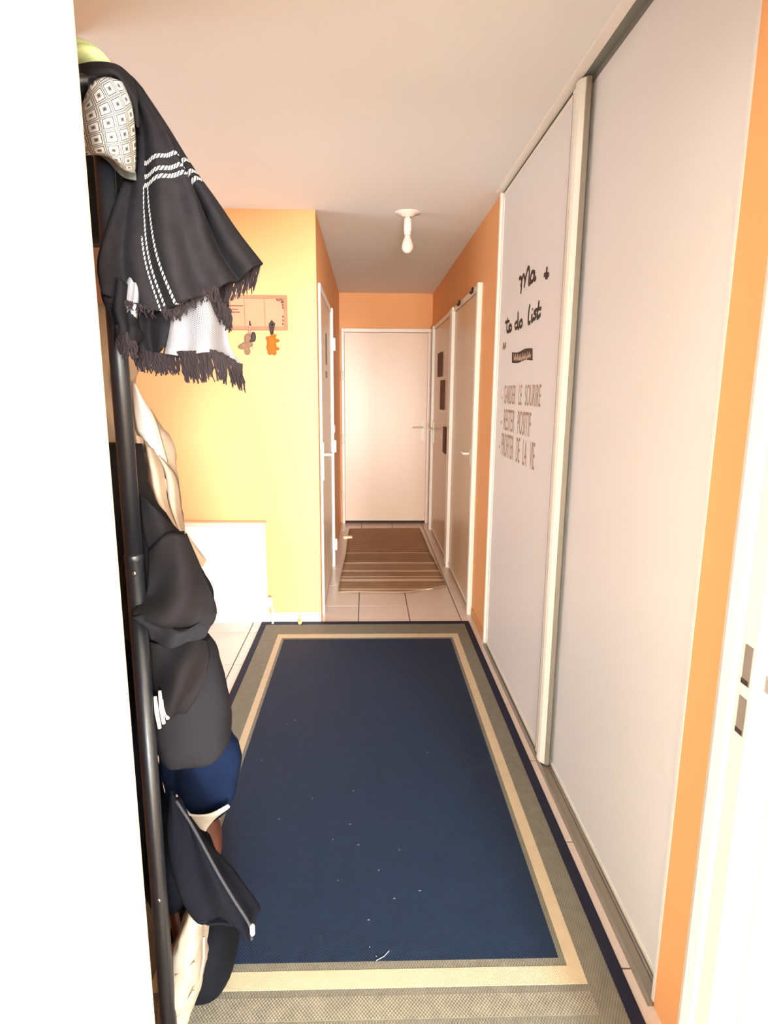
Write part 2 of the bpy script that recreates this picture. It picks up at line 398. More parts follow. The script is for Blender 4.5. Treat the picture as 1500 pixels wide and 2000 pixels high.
# two doors in the right wall
def rdoor(name, y0, y1, mleaf, label=None):
    d = struct(name, XR-.008, XR, y0+.05, y1-.045, .03, 2.04, mleaf, bev=.002)
    box('door_frame', XR-.03, XR, y0, y0+.045, 0, 2.08, MFRAME, parent=d, bev=.004)
    box('door_frame', XR-.034, XR, y1-.045, y1, 0, 2.08, MFRAME, parent=d, bev=.004)
    box('door_frame', XR-.02, XR, y0+.045, y1-.045, 2.045, 2.08, MFRAME, parent=d, bev=.003)
    box('threshold_seal', XR-.014, XR-.008, y0+.05, y1-.05, .028, .05, MFRAME, parent=d)
    return d
d3 = rdoor('door_3', 3.84, 4.99, MDOORW)
lever(d3, (XR-.008, 3.99, 1.03), (-1, 0, 0), (0, 1, 0), (.014, .05), MPLW, .13)
for k in range(2):
    yy = (4.06, 4.62)[k]; hk = tube('door_hook', [(XR-.022, yy, 2.083), (XR-.026, yy, 2.062), (XR-.034, yy, 2.05), (XR-.042, yy, 2.056)], .009, MDEC)
    tag(hk, 'small dark hook over the right corridor door, '+('nearer the sliding closet' if k == 0 else 'nearer the far door'), 'hook', 'hooks over the corridor door')
d4 = rdoor('door_4', 5.06, 6.42, MDOORW)
lever(d4, (XR-.008, 6.3, 1.03), (-1, 0, 0), (0, -1, 0), (.02, .10), MPLW, .12)
for k, (y0, y1, z0, z1) in enumerate(((5.70, 5.98, 1.575, 1.79), (5.50, 5.72, 1.28, 1.54), (5.27, 5.44, .915, 1.14))):
    pl = box('wall_plaque', XR-.022, XR-.009, y0, y1, z0, z1, MBRN, bev=.002)
    tag(pl, ('top', 'middle', 'lowest')[k]+' of three dark brown plaques stepping down the far right corridor door', 'plaque', 'plaques on the far right corridor door')
    box('plaque_panel', XR-.0235, XR-.022, y0+.015, y1-.015, z0+.015, z1-.015, mat('plaque_face', (98, 52, 22), .7, var=.3, vscale=40), parent=pl)
# door in the left wall of the corridor
d5 = struct('door_5', XL, XL+.008, 3.90, 4.98, .03, 2.03, MDOORW, bev=.002)
box('door_frame', XL, XL+.014, 3.855, 3.895, 0, 2.07, MFRAME, parent=d5, bev=.004)
box('door_frame', XL, XL+.026, 4.99, 5.035, .0, 2.07, MFRAME, parent=d5, bev=.004)
box('door_frame', XL, XL+.014, 3.895, 4.99, 2.035, 2.07, MFRAME, parent=d5, bev=.003)
lever(d5, (XL+.008, 3.95, 1.0), (1, 0, 0), (0, 1, 0), (.02, .12), MPLW, .12)
for z in (1.80, 1.0, .18): lathe('hinge', (XL+.032, 5.03, z), [(.005, -.05), (.011, -.046), (.011, .046), (.005, .05)], MPLW).parent = d5
for (z0, z1) in ((1.62, 1.83), (1.53, 1.575)): box('door_decal', XL+.008, XL+.0095, 4.30, 4.48, z0, z1, mat('grey_decal', (150, 132, 112), .7), parent=d5)
sw = box('light_switch', XL, XL+.012, 5.32, 5.40, 1.08, 1.16, MPLW, bev=.003); tag(sw, 'small white light switch beyond the left corridor door', 'light switch')
box('rocker', XL+.012, XL+.016, 5.335, 5.385, 1.09, 1.15, MFRAME, parent=sw, bev=.001)
ds = empty('door_stop', (-.2, 5.98, 0), 'small cream door stop on the tiles by the striped runner', 'door stop')
par(box('stop_block', -.235, -.145, 5.955, 6.005, 0, .03, mat('cream_rubber', (240, 222, 180), .5), bev=.008), ds); lathe('stop_screw', (-.19, 5.98, .03), [(.008, 0), (.008, .003), (.003, .004)], MCHROME, ds)

# ------------------------------------------------------------------ sliding closet on the right
SP = 2.157
top = struct('trim_4', .656, XR+.002, 1.208, 3.37, 2.433, ZC, MFRAME)
top['label'] = 'white fascia over the sliding closet doors'
MRAIL = mat('grey_top_rail', (132, 134, 126), .5, .2)
box('top_rail', XR+.002, .755, 1.208, 3.345, 2.434, ZC, MRAIL, parent=top)
box('rail_divider', .7405, .755, 1.208, 3.345, 2.405, 2.434, MRAIL, parent=top)
box('rail_back', .722, .7405, 1.208, 3.345, 2.414, 2.434, MRAIL, parent=top)
trk = struct('trim_5', XR-.014, .752, 1.208, 3.345, 0, .012, MTRK)
for x in (XR-.014, XR+.018, .744): box('track_rib', x, x+.004, 1.208, 3.345, .012, .02, MALU, parent=trk)
cj = struct('trim_6', XR-.014, .755, 3.345, 3.37, 0, 2.428, MFRAME, bev=.002)
struct('trim_7', XR-.002, .755, 1.208, 1.218, .0, 2.434, MSL)
pf = empty('sliding_closet_door', (.7, 2.75, .02), 'sliding closet panel bearing the black and taupe to-do-list lettering', 'closet door')
par(box('panel', .690, .706, SP+.095, 3.338, .022, 2.418, MSL), pf)
st = prism('stile', [(.706, SP), (.690, SP), (.677, SP+.016), (.673, SP+.034), (.676, SP+.055), (.682, SP+.062), (.682, SP+.10), (.706, SP+.10)], .02, 2.421, MALUW); par(st, pf)
for q in (.066, .092): box('stile_groove', .6812, .683, SP+q, SP+q+.003, .03, 2.41, MTRK, parent=st)
par(box('stile', .686, .708, 3.318, 3.343, .02, 2.421, MALUW, bev=.003), pf)
par(box('stile_edge', .692, .708, SP-.008, SP, .02, 2.421, MTRK, bev=.001), pf)
for z in (.02, 2.40): par(box('rail', .687, .708, SP+.10, 3.318, z, z+.02, MALUW), pf)
pn = empty('sliding_closet_door', (.73, 1.7, .02), 'plain pale sliding closet panel beside the doorway', 'closet door')
par(box('panel', .720, .738, 1.222, 2.24, .022, 2.412, MSL), pn)
par(box('rail', .717, .74, 1.222, 2.24, .013, .03, MALUW), pn)

# lettering on the far panel (faces -X; reads from far to near)
TXT = .6893
def textline(s, y_l, y_r, z0, z1, m, root, shear=0):
    c = bpy.data.curves.new('txt', 'FONT'); c.body = s; c.size = 1; c.shear = shear; c.extrude = 0
    o = bpy.data.objects.new('txt', c); COL.objects.link(o); dg = bpy.context.evaluated_depsgraph_get(); me = bpy.data.meshes.new_from_object(o.evaluated_get(dg))
    bpy.data.objects.remove(o); xs_ = [v.co.x for v in me.vertices]; zs = [v.co.y for v in me.vertices]; x0, x1, h0, h1 = min(xs_), max(xs_), min(zs), max(zs)
    for v in me.vertices:
        y = y_l+(v.co.x-x0)/(x1-x0)*(y_r-y_l); z = z0+(v.co.y-h0)/(h1-h0)*(z1-z0); v.co = (TXT, y, z)
    me.materials.clear(); t = new('lettering', me, m); par(t, root); return t
def pt(px, py): p = onX(px, py, TXT); return Vector((TXT-.0004, p.y, p.z))
def strokes(name, polys, r, m, root, k=6):
    bm = bmesh.new()
    for pl in polys:
        V = [pt(*p) for p in pl]; n = max(2, k*(len(V)-1)); tube_bm(bm, [cr(V, i/n) for i in range(n+1)], r, 6)
    for v in bm.verts: v.co.x = TXT-.0006+(v.co.x-TXT)*.06
    o = put(name, bm, m); par(o, root); return o
# "Ma" in brush script, cross mark, "to do list"
strokes('lettering', [[(1014, 545), (1017, 542), (1019, 552), (1017, 574)], [(1017, 560), (1022, 538), (1025, 545), (1024, 562)], [(1024, 558), (1031, 524), (1034, 530), (1033, 554), (1036, 553)],
    [(1043, 531), (1039, 532), (1036, 545), (1038, 551), (1042, 545), (1044, 531), (1044, 546), (1047, 542)]], .0095, MDEC, pf)
strokes('lettering', [[(1068.5, 521), (1067.5, 534), (1067, 546)], [(1062.5, 538), (1067, 535), (1072, 537)], [(1065, 540), (1070, 541)]], .009, MDEC, pf)
strokes('lettering', [[(991, 620), (990, 645), (994, 647), (996, 640)], [(987, 630), (995, 627)], [(998, 634), (994, 638), (995, 647), (999, 643), (998, 634)],
    [(1010, 628), (1006, 633), (1007, 642), (1011, 636), (1012, 609), (1012, 640), (1014, 640)], [(1019, 624), (1015, 630), (1016, 639), (1020, 634), (1019, 624)],
    [(1035, 594), (1032.5, 612), (1032, 631), (1036, 629)], [(1039, 613), (1038.5, 627), (1041, 625)], [(1040, 603), (1040.2, 605)], [(1047, 606), (1043, 610), (1047, 616), (1044, 623), (1041, 622)], [(1053, 587), (1050, 612), (1050, 621), (1056, 614)], [(1046, 606), (1057, 602)]], .0085, MDEC, pf)
strokes('lettering', [[(983, 671), (984, 676), (982, 681)], [(987, 669), (987, 675), (985, 680)]], .010, mat('decal_brown', (150, 116, 90), .7), pf)
bm = bmesh.new(); TOPL = [(1000, 688), (1012, 688), (1026, 681), (1040, 680)]; BOTL = [(1000, 709), (1012, 709), (1026, 703), (1040, 704)]
n = 14; a = [bm.verts.new(cr([pt(*p) for p in TOPL], i/n)) for i in range(n+1)]; b = [bm.verts.new(cr([pt(*p) for p in BOTL], i/n)) for i in range(n+1)]
for i in range(n): bm.faces.new((a[i], b[i], b[i+1], a[i+1]))
bn = put('banner', bm, MDEC); par(bn, pf)
strokes('banner_script', [[(1004+i*3.4, 692-(i > 4)*2-(i > 7)*3), (1005+i*3.4, 703-(i > 4)*2-(i > 7)*3), (1007+i*3.4, 697-(i > 4)*2-(i > 7)*3)] for i in range(10)], .0045, MDECL, pf).location.x -= .0006
textline('-  GARDER   LE   SOURIRE', 3.20, 2.475, 1.385, 1.475, MDECB, pf); textline('-  RESTER   POSITIF', 3.19, 2.605, 1.255, 1.36, MDECB, pf); textline('-  PROFITER   DE   LA   VIE', 3.21, 2.52, 1.125, 1.24, MDECB, pf)

# ------------------------------------------------------------------ ceiling lamp
lx, ly = .232, 3.77
lp = empty('ceiling_lamp', (lx, ly, ZC), 'bare bulb in a white socket hanging from the corridor ceiling', 'lamp')
lathe('ceiling_rose', (lx, ly, ZC), [(.075, 0), (.075, -.003), (.04, -.010), (.035, -.02), (.01, -.022)], MPLW, lp)
lathe('socket', (lx, ly, ZC), [(.014, -.022), (.014, -.03), (.022, -.032), (.022, -.10), (.018, -.104), (.020, -.106), (.020, -.118)], MPLW, lp)
lathe('bulb', (lx, ly, ZC), [(.016, -.118), (.018, -.135), (.028, -.155), (.033, -.178), (.031, -.195), (.022, -.21), (.008, -.217)], mat('frosted_bulb', (246, 232, 214), .25), lp)

# ------------------------------------------------------------------ radiator
rd = empty('radiator', (-.9, YC, 0), 'white panel radiator on the orange wall beside the navy rug', 'radiator')
par(box('radiator_body', -1.19, -.615, YC-.075, YC-.03, .07, .64, MPLW, bev=.006), rd)
par(box('radiator_top', -1.19, -.612, YC-.085, YC-.025, .64, .66, mat('radiator_ledge_shade', (226, 208, 180), .5), bev=.004), rd)  # ledge shadow put into the beige of the top
for k in range(15): par(box('rib', -1.175+k*.0375, -1.158+k*.0375, YC-.083, YC-.074, .13, .62, MPLW, bev=.003), rd)
for x in (-1.1, -.7): par(box('bracket', x, x+.03, YC-.032, YC, .2, .5, MPLW), rd)
tube('pipe', [(-.625, YC-.05, .12), (-.595, YC-.05, .12), (-.59, YC-.05, .10), (-.59, YC-.05, .001)], .008, MPLW, rd)
lathe('valve', (-.605, YC-.05, .15), [(.012, -.03), (.018, -.02), (.018, .02), (.012, .03)], MPLW, rd)

# ------------------------------------------------------------------ key holder on the orange wall
kx0, kx1, kz0, kz1 = -.86, -.459, 1.785, 1.977
kh = empty('key_holder', ((kx0+kx1)/2, YC, kz0), 'framed wooden key holder plaque on the orange wall', 'key holder')
MKF = mat('bleached_wood', (164, 112, 78), .6, var=.15, vscale=30); MKP = mat('plaque_print', (196, 140, 104), .7, var=.08, vscale=20)
par(box('back_panel', kx0+.01, kx1-.01, YC-.012, YC, kz0+.01, kz1-.01, MKP), kh)
for a in ((kx0, kx1, kz1-.018, kz1), (kx0, kx1, kz0, kz0+.018), (kx0, kx0+.018, kz0+.018, kz1-.018), (kx1-.018, kx1, kz0+.018, kz1-.018)): par(box('frame_bar', a[0], a[1], YC-.02, YC, a[2], a[3], MKF, bev=.002), kh)
for x in (-.785, -.705, -.59): par(box('batten', x, x+.004, YC-.0135, YC-.012, kz0+.018, kz1-.018, mat('batten', (160, 112, 80), .7)), kh)
MIV = mat('printed_brown', (118, 70, 44), .7)
for z, l in ((1.915, .09), (1.895, .06), (1.88, .07)): par(box('printed_line', -.80+random.random()*.01, -.80+l, YC-.0135, YC-.012, z, z+.006, MIV), kh)
bm = bmesh.new()
for (x, z) in [(-.505, 1.95), (-.495, 1.955), (-.485, 1.95), (-.482, 1.94), (-.484, 1.925), (-.482, 1.91), (-.483, 1.86), (-.483, 1.84), (-.485, 1.82), (-.515, 1.953), (-.49, 1.94)]:
    bbox(bm, x-.005, x+.004, YC-.0136, YC-.012, z-.006, z+.006)
tag(par(put('ornament', bm, MIV), kh), kind='stuff')
for x in (-.67, -.545):
    tube('hook', [(x, YC-.012, 1.815), (x, YC-.03, 1.812), (x, YC-.038, 1.82), (x, YC-.038, 1.832)], .004, MDEC, kh)
def blob(name, parts, m, root=None, sub=2):
    """one smooth body from overlapping ellipsoids (remeshed)"""
    bm = bmesh.new()
    for (c, r) in parts:
        q = bmesh.ops.create_icosphere(bm, subdivisions=2, radius=1)
        for v in q['verts']: v.co = Vector((c[0]+v.co.x*r[0], c[1]+v.co.y*r[1], c[2]+v.co.z*r[2]))
    o = put(name, bm, m, None, True); rm = o.modifiers.new('fuse', 'REMESH'); rm.mode = 'VOXEL'; rm.voxel_size = min(r[0] for c, r in parts)*.22; rm.use_smooth_shade = True
    if root: par(o, root)
    return o
y = YC-.036
k1 = empty('keyring', (-.67, y, 1.66), 'grey plush keyring with a dark charm hanging from the key holder', 'keyring', 'keyrings on the key holder')
blob('plush', [((-.685, y, 1.735), (.022, .014, .03)), ((-.70, y, 1.695), (.03, .014, .022)), ((-.725, y, 1.69), (.018, .012, .014)), ((-.69, y, 1.665), (.018, .012, .022)), ((-.672, y, 1.70), (.014, .01, .012))], mat('grey_plush', (138, 104, 78), .9, bump=.5, bscale=200), k1)
tube('strap', [(-.67, y, 1.808), (-.672, y, 1.785), (-.676, y, 1.76)], .007, mat('mauve_strap', (176, 130, 112), .8), k1)
blob('charm', [((-.652, y-.004, 1.745), (.016, .01, .03)), ((-.665, y-.004, 1.722), (.016, .008, .008))], MDEC, k1)
tube('tag', [(-.655, y, 1.715), (-.652, y, 1.695), (-.655, y, 1.68)], .005, mat('pale_tag', (222, 190, 160), .7), k1)
k2 = empty('keyring', (-.545, y, 1.64), 'orange plush keyring on a black loop hanging from the key holder', 'keyring', 'keyrings on the key holder')
blob('plush', [((-.548, y, 1.725), (.028, .016, .03)), ((-.55, y, 1.69), (.03, .016, .032)), ((-.516, y, 1.725), (.013, .01, .01)), ((-.518, y, 1.68), (.013, .01, .01)), ((-.56, y, 1.66), (.014, .01, .016)), ((-.535, y, 1.658), (.013, .01, .016)), ((-.572, y, 1.74), (.01, .008, .01)), ((-.53, y, 1.752), (.01, .008, .01))], mat('orange_plush', (206, 92, 10), .9, bump=.5, bscale=200), k2)
tube('loop', [(-.545, y-.003, 1.758), (-.552, y-.003, 1.79), (-.555, y-.003, 1.815), (-.545, y-.005, 1.832), (-.532, y-.003, 1.818), (-.54, y-.003, 1.79), (-.545, y-.003, 1.76)], .007, MDEC, k2)

# ------------------------------------------------------------------ rugs
def slab(bm, x0, x1, y0, y1, z0, z1): return bbox(bm, x0, x1, y0, y1, z0, z1)
def ringmesh(name, o, i, z0, z1, m, root):
    bm = bmesh.new(); ox0, ox1, oy0, oy1 = o; ix0, ix1, iy0, iy1 = i
    for a in ((ox0, ox1, oy0, iy0), (ox0, ox1, iy1, oy1), (ox0, ix0, iy0, iy1), (ix1, ox1, iy0, iy1)): slab(bm, *a, z0, z1)
    return par(put(name, bm, m), root)
rug = empty('area_rug', (0, 2.3, 0), 'large navy rug with taupe and cream border on the hall floor', 'rug')
R0_ = (-.662, .648, 1.02, 3.715); R1 = (-.628, .614, 1.055, 3.668); R2 = (-.532, .548, 1.262, 3.512); R3 = (-.502, .512, 1.312, 3.456); R4 = (-.488, .497, 1.335, 3.436)
MTAU = m_rug('taupe_weave', (134, 129, 113), (100, 97, 86), 900, 500, .7); MTAUD = m_rug('taupe_dotted_weave', (158, 151, 132), (102, 98, 86), 760, 620, .7)
ringmesh('binding', R0_, R1, .001, .008, m_rug('navy_binding', (26, 30, 52), (18, 22, 42), 1200, 1200), rug)
ringmesh('outer_border', R1, R2, .001, .0065, MTAU, rug)
ringmesh('cream_band', R2, R3, .001, .007, m_rug('cream_weave', (208, 190, 158), (188, 170, 140), 1000, 1000, .5), rug)
ringmesh('inner_border', R3, R4, .001, .0065, MTAU, rug)
par(box('field', R4[0], R4[1], R4[2], R4[3], .001, .0065, m_rug('navy_field', (17, 40, 66), (11, 29, 52), 700, 700, .25)), rug)
par(box('woven_band', R2[0], R2[1], 1.185, 1.243, .0065, .0068, MTAUD), rug)
bm = bmesh.new()
for (px, py) in [(720, 1797), (722, 1850), (735, 1868), (560, 1415), (576, 1407), (650, 1640), (684, 1610), (700, 1650), (740, 1700), (820, 1740), (510, 1485), (690, 1545), (780, 1660), (835, 1470), (545, 1600), (610, 1560), (770, 1755), (660, 1720), (826, 1895)]:
    c = onZ(px, py, .0072); a = random.random()*3; L_ = random.uniform(.0015, .004)
    tube_bm(bm, [c-Vector((math.cos(a)*L_, math.sin(a)*L_*.6, 0)), c+Vector((0, 0, .0012)), c+Vector((math.cos(a)*L_, math.sin(a)*L_*.6, 0))], .0009, 5)
c0, c1, c2 = onZ(735, 1876, .0072), onZ(750, 1868, .0072), onZ(760, 1857, .0072); tube_bm(bm, [c0, c1, c2], .0011, 5)
tag(par(put('lint', bm, mat('lint_fibre', (150, 152, 156), .9)), rug), kind='stuff')
# runner
bm = bmesh.new(); nu, nv = 24, 60; G = []
for j in range(nv+1):
    v = j/nv; row = []
    for i in range(nu+1):
        u = i/nu; x = -.205+.02*v+(.80-.055*v)*u+.008*math.sin(v*9)*(u-.5); yn = 4.29+.19*max(0, u-.55)**1.5*2.2+.01*math.sin(u*8); yf = 6.42-.10*max(0, .35-u)
        yy = yn+(yf-yn)*v; z = .0045+.003*(1+noise.noise(Vector((x*4, yy*5, 3)))) + .004*max(0, math.sin(yy*9))*.5
        row.append(bm.verts.new((x, yy, z)))
    G.append(row)
for j in range(nv):
    for i in range(nu): bm.faces.new((G[j][i], G[j][i+1], G[j+1][i+1], G[j+1][i]))
rn = put('runner_rug', bm, m_runner(), None, True); sm = rn.modifiers.new('thickness', 'SOLIDIFY'); sm.thickness = .004; sm.offset = -1
tag(rn, 'beige striped cotton runner on the corridor tiles', 'rug')
# small yellow wedge at the rug edge by the baseboard
wd = blob('wooden_peg', [((-.42, 3.685, .02), (.012, .012, .012)), ((-.422, 3.70, .036), (.010, .010, .022)), ((-.418, 3.668, .0225), (.014, .02, .014))], mat('yellow_wood', (232, 200, 130), .6))
tag(wd, 'small yellow peg on the rug edge by the white baseboard', 'peg')

# ------------------------------------------------------------------ coat rack
PX, PYY = -.405, 1.05
rk = empty('coat_rack', (-.5, 1.3, 0), 'black metal coat rack loaded with coats and scarves beside the open door', 'coat rack')
tube('pole', [(PX, PYY, .03), (PX, PYY, 1.16)], .0155, MBLKM, rk, 20); tube('pole', [(PX, PYY, 1.16), (PX, PYY, 1.90)], .0150, MBLKM, rk, 20)
lathe('collar', (PX, PYY, 1.16), [(.0152, -.006), (.0162, -.004), (.0162, .004), (.0152, .006)], MBLKM, rk)
for z in (1.135, .48): lathe('screw', (PX+.004, PYY-.0145, z), [(.004, 0), (.004, -.002), (.002, -.003)], MCHROME, rk, 10, 'Y')
tube('pole', [(-.78, PYY, .03), (-.78, PYY, 1.90)], .0155, MBLKM, rk, 16); tube('pole', [(-.60, 1.58, .03), (-.60, 1.58, 1.90)], .0125, MBLKM, rk, 16); tube('pole', [(-.78, 1.58, .03), (-.78, 1.58, 1.90)], .0125, MBLKM, rk, 16)
for a, b in (((PX, PYY), (-.60, 1.58)), ((-.78, PYY), (-.78, 1.58)), ((PX, PYY), (-.78, PYY)), ((-.60, 1.58), (-.78, 1.58))):
    for z in (.036, 1.90): tube('crossbar', [(a[0], a[1], z), (b[0], b[1], z)], .011, MBLKM, rk, 12)
tube('hanging_bar', [(-.69, PYY, 1.90), (-.69, 1.58, 1.90)], .012, MBLKM, rk, 12)
for a in ((PX, PYY), (-.78, PYY), (-.60, 1.58), (-.78, 1.58)): lathe('foot', (a[0], a[1], .0085), [(.02, 0), (.02, .012), (.016, .03)], MBLKM, rk, 14)

# pale green cap on top
gc = blob('cap', [(onY(150, 118, 1.22), (.055, .06, .028)), (onY(178, 118, 1.2), (.032, .045, .016)), (onY(158, 104, 1.22), (.03, .035, .014))], MGREEN)
tag(gc, 'pale green cap lying on top of the loaded coat rack', 'cap')
# hood with printed lining
hd = empty('hooded_jacket', onY(205, 260, 1.1), 'black hood with black-and-white square-patterned lining atop the rack pole', 'jacket')
sheet('hood_lining', [[(164, 200, 1.04), (180, 165, 1.03), (208, 152, 1.03), (238, 160, 1.05)], [(158, 225, 1.02), (195, 212, .99), (232, 208, .99), (256, 205, 1.04)], [(158, 262, 1.01), (200, 260, .97), (238, 262, .98), (263, 262, 1.04)], [(164, 300, 1.02), (204, 298, .985), (240, 310, .99), (264, 312, 1.04)], [(172, 292, 1.04), (212, 306, 1.01), (242, 330, 1.01), (262, 338, 1.04)]], m_diamond(), hd, thick=.003, wr=.002)
sheet('hood_shell', [[(140, 132, 1.16), (185, 124, 1.14), (228, 130, 1.12), (262, 158, 1.12)], [(140, 150, 1.06), (182, 138, 1.05), (226, 140, 1.05), (268, 195, 1.06)], [(150, 215, 1.05), (178, 165, 1.05), (236, 158, 1.06), (270, 250, 1.07)]], MBLKJ, hd, thick=.006)
sheet('hood_edge', [[(165, 290, 1.05), (205, 305, 1.03), (240, 328, 1.03), (264, 335, 1.05)], [(175, 300, 1.07), (215, 322, 1.05), (242, 345, 1.05), (266, 352, 1.06)]], mat('shaded_lining', (96, 98, 94), .9), hd, nv=10, thick=.003)  # shade under the hood put into the lining colour
loft('hood_body', [(150, 140, 245, 1.3, .04), (200, 140, 262, 1.3, .05), (300, 140, 275, 1.3, .05), (400, 140, 262, 1.3, .05), (475, 140, 245, 1.3, .04)], mat('teal_black_cloth', (14, 22, 28), .9), hd)

# scarf
sc = empty('scarf', onY(300, 400, 1.15), 'black blanket scarf with white stripes and fringe draped over the rack', 'scarf')
fold = lambda u, v: .022*v*math.sin(u*13+v*2)+.012*math.sin(u*29+1)*v + (.03*math.exp(-((u-.72)/.06)**2) - .03*math.exp(-((u-.80)/.05)**2))*min(1, v*1.6)
A = [[(215, 132, 1.20), (236, 140, 1.17), (256, 150, 1.16), (276, 172, 1.2)],
     [(248, 220, 1.16), (275, 225, 1.12), (305, 232, 1.11), (322, 242, 1.18)],
     [(255, 320, 1.13), (285, 315, 1.06), (340, 308, 1.05), (368, 318, 1.15)],
     [(222, 425, 1.05), (285, 410, 1.02), (370, 395, 1.02), (424, 398, 1.13)],
     [(198, 515, 1.01), (292, 505, .99), (395, 490, 1.0), (468, 462, 1.12)],
     [(205, 580, 1.0), (318, 605, .985), (432, 560, .995), (512, 518, 1.12)]]
SCA = sheet('scarf_cloth', A, m_scarf(), sc, 60, 80, .005, fold, .003)
SCU = sheet('scarf_under_fold', [[(258, 480, 1.06), (310, 480, 1.05), (380, 500, 1.06), (440, 520, 1.1)], [(262, 560, 1.05), (310, 560, 1.04), (400, 560, 1.05), (445, 560, 1.09)], [(262, 650, 1.05), (300, 640, 1.04), (380, 620, 1.05), (446, 610, 1.09)], [(268, 688, 1.05), (305, 690, 1.04), (350, 660, 1.05), (448, 640, 1.09)]], MBLKC, sc, 30, 30, .005, lambda u, v: .012*math.sin(u*17))
MH = m_herring()
SCR = sheet('reverse_side', [[(330, 560, 1.08), (365, 560, 1.03), (395, 560, 1.03), (420, 570, 1.08)], [(330, 620, 1.06), (360, 625, 1.01), (410, 622, 1.02), (438, 625, 1.08)], [(325, 672, 1.05), (365, 672, 1.0), (410, 670, 1.01), (450, 680, 1.08)], [(322, 692, 1.05), (362, 694, 1.0), (418, 690, 1.01), (474, 718, 1.08)]], MH, sc, 30, 30, .004, lambda u, v: .014*math.sin(u*12+v))
sheet('reverse_side', [[(250, 540, 1.03), (262, 540, 1.0), (272, 542, 1.02)], [(238, 590, 1.02), (256, 590, .985), (270, 590, 1.0)], [(228, 624, 1.02), (248, 626, .985), (266, 626, 1.0)]], MH, sc, 12, 24, .004, lambda u, v: .006*math.sin(u*9))
SCK = sheet('dark_knot', [[(200, 545, 1.02), (225, 540, .99), (245, 555, 1.0), (268, 570, 1.02)], [(205, 590, 1.0), (225, 600, .975), (245, 615, .98), (266, 630, 1.0)], [(222, 640, 1.0), (240, 640, .97), (255, 645, .97), (275, 655, 1.0)], [(225, 675, 1.0), (240, 678, .98), (255, 680, .985), (262, 684, 1.0)]], MBLKC, sc, 20, 24, .006, lambda u, v: .01*math.sin(u*14+v*5))
fringe('fringe', [(436, 566, 1.08), (455, 545, 1.09), (480, 525, 1.11), (508, 518, 1.115)], 46, .045, -.25, SCA)
fringe('fringe', [(400, 560, 1.02), (420, 575, 1.03), (440, 600, 1.07), (452, 612, 1.09)], 44, .035, -.05, SCA)
fringe('fringe', [(318, 600, .985), (350, 600, .985), (390, 570, .985), (430, 560, .995)], 60, .022, -.1, SCA, .0014, .6)
fringe('fringe', [(350, 692, 1.01), (380, 692, .995), (420, 690, 1.0), (474, 718, 1.07)], 80, .045, .12, SCR)
fringe('fringe', [(262, 680, 1.04), (290, 690, 1.035), (320, 694, 1.04), (350, 690, 1.045)], 60, .034, .05, SCU)
fringe('fringe', [(228, 640, .97), (240, 650, .965), (252, 655, .965), (262, 655, .98)], 30, .038, .05, SCK)
fringe('fringe', [(205, 575, .99), (230, 585, .985), (260, 592, .985), (300, 602, .985)], 40, .018, .0, SCA, .0013, .6)

# cream coat
cc = empty('coat', onY(300, 900, 1.45), 'cream cotton coat hanging behind the black rack pole', 'coat')
loft('coat_body', [(600, 150, 262, 1.42, .06), (690, 160, 288, 1.42, .07), (728, 170, 262, 1.42, .06), (770, 200, 264, 1.42, .06), (850, 205, 322, 1.42, .07), (930, 220, 346, 1.42, .07), (1000, 230, 354, 1.42, .065), (1060, 240, 366, 1.42, .06), (1100, 250, 372, 1.42, .05)], MCREAM, cc, rip=.22, k=7, wr=.012)
sheet('coat_lit_part', [[(258, 745, 1.36), (264, 750, 1.35), (268, 765, 1.37)], [(262, 800, 1.34), (285, 810, 1.33), (300, 815, 1.37)], [(268, 838, 1.33), (300, 868, 1.32), (325, 895, 1.37)], [(275, 850, 1.34), (310, 900, 1.33), (328, 915, 1.37)]], MWHT, cc, 12, 24, .004)  # daylight on the upper coat, painted as a white sheet
sheet('coat_flap', [[(262, 842, 1.32), (290, 870, 1.31), (318, 896, 1.34)], [(270, 905, 1.31), (305, 920, 1.28), (344, 935, 1.34)], [(282, 965, 1.31), (320, 980, 1.28), (353, 1000, 1.34)], [(330, 1030, 1.31), (348, 1035, 1.29), (360, 1045, 1.34)]], MCREAM, cc, 24, 30, .005, lambda u, v: .02*math.sin(u*15+v*3), .008)
sheet('coat_hem', [[(355, 1035, 1.40), (362, 1040, 1.39), (368, 1050, 1.41)], [(365, 1075, 1.40), (380, 1075, 1.39), (392, 1082, 1.41)], [(385, 1108, 1.40), (394, 1106, 1.40), (403, 1096, 1.41)]], MCREAM, cc, 10, 14, .005)
# brown framed wooden board on the stub wall behind the rack
fb = empty('wall_picture', (-.83, 1.9, 1.3), 'brown wooden frame on the side wall behind the coat rack', 'picture frame')
for a in ((1.72, 1.99, 1.86, 1.92), (1.72, 1.99, 1.16, 1.22), (1.72, 1.77, 1.22, 1.86), (1.94, 1.99, 1.22, 1.86)): par(box('frame_bar', -.83, -.80, a[0], a[1], a[2], a[3], MWOOD, bev=.003), fb)
par(box('backing', -.83, -.815, 1.77, 1.94, 1.22, 1.86, mat('frame_backing', (140, 92, 62), .7, var=.3)), fb)

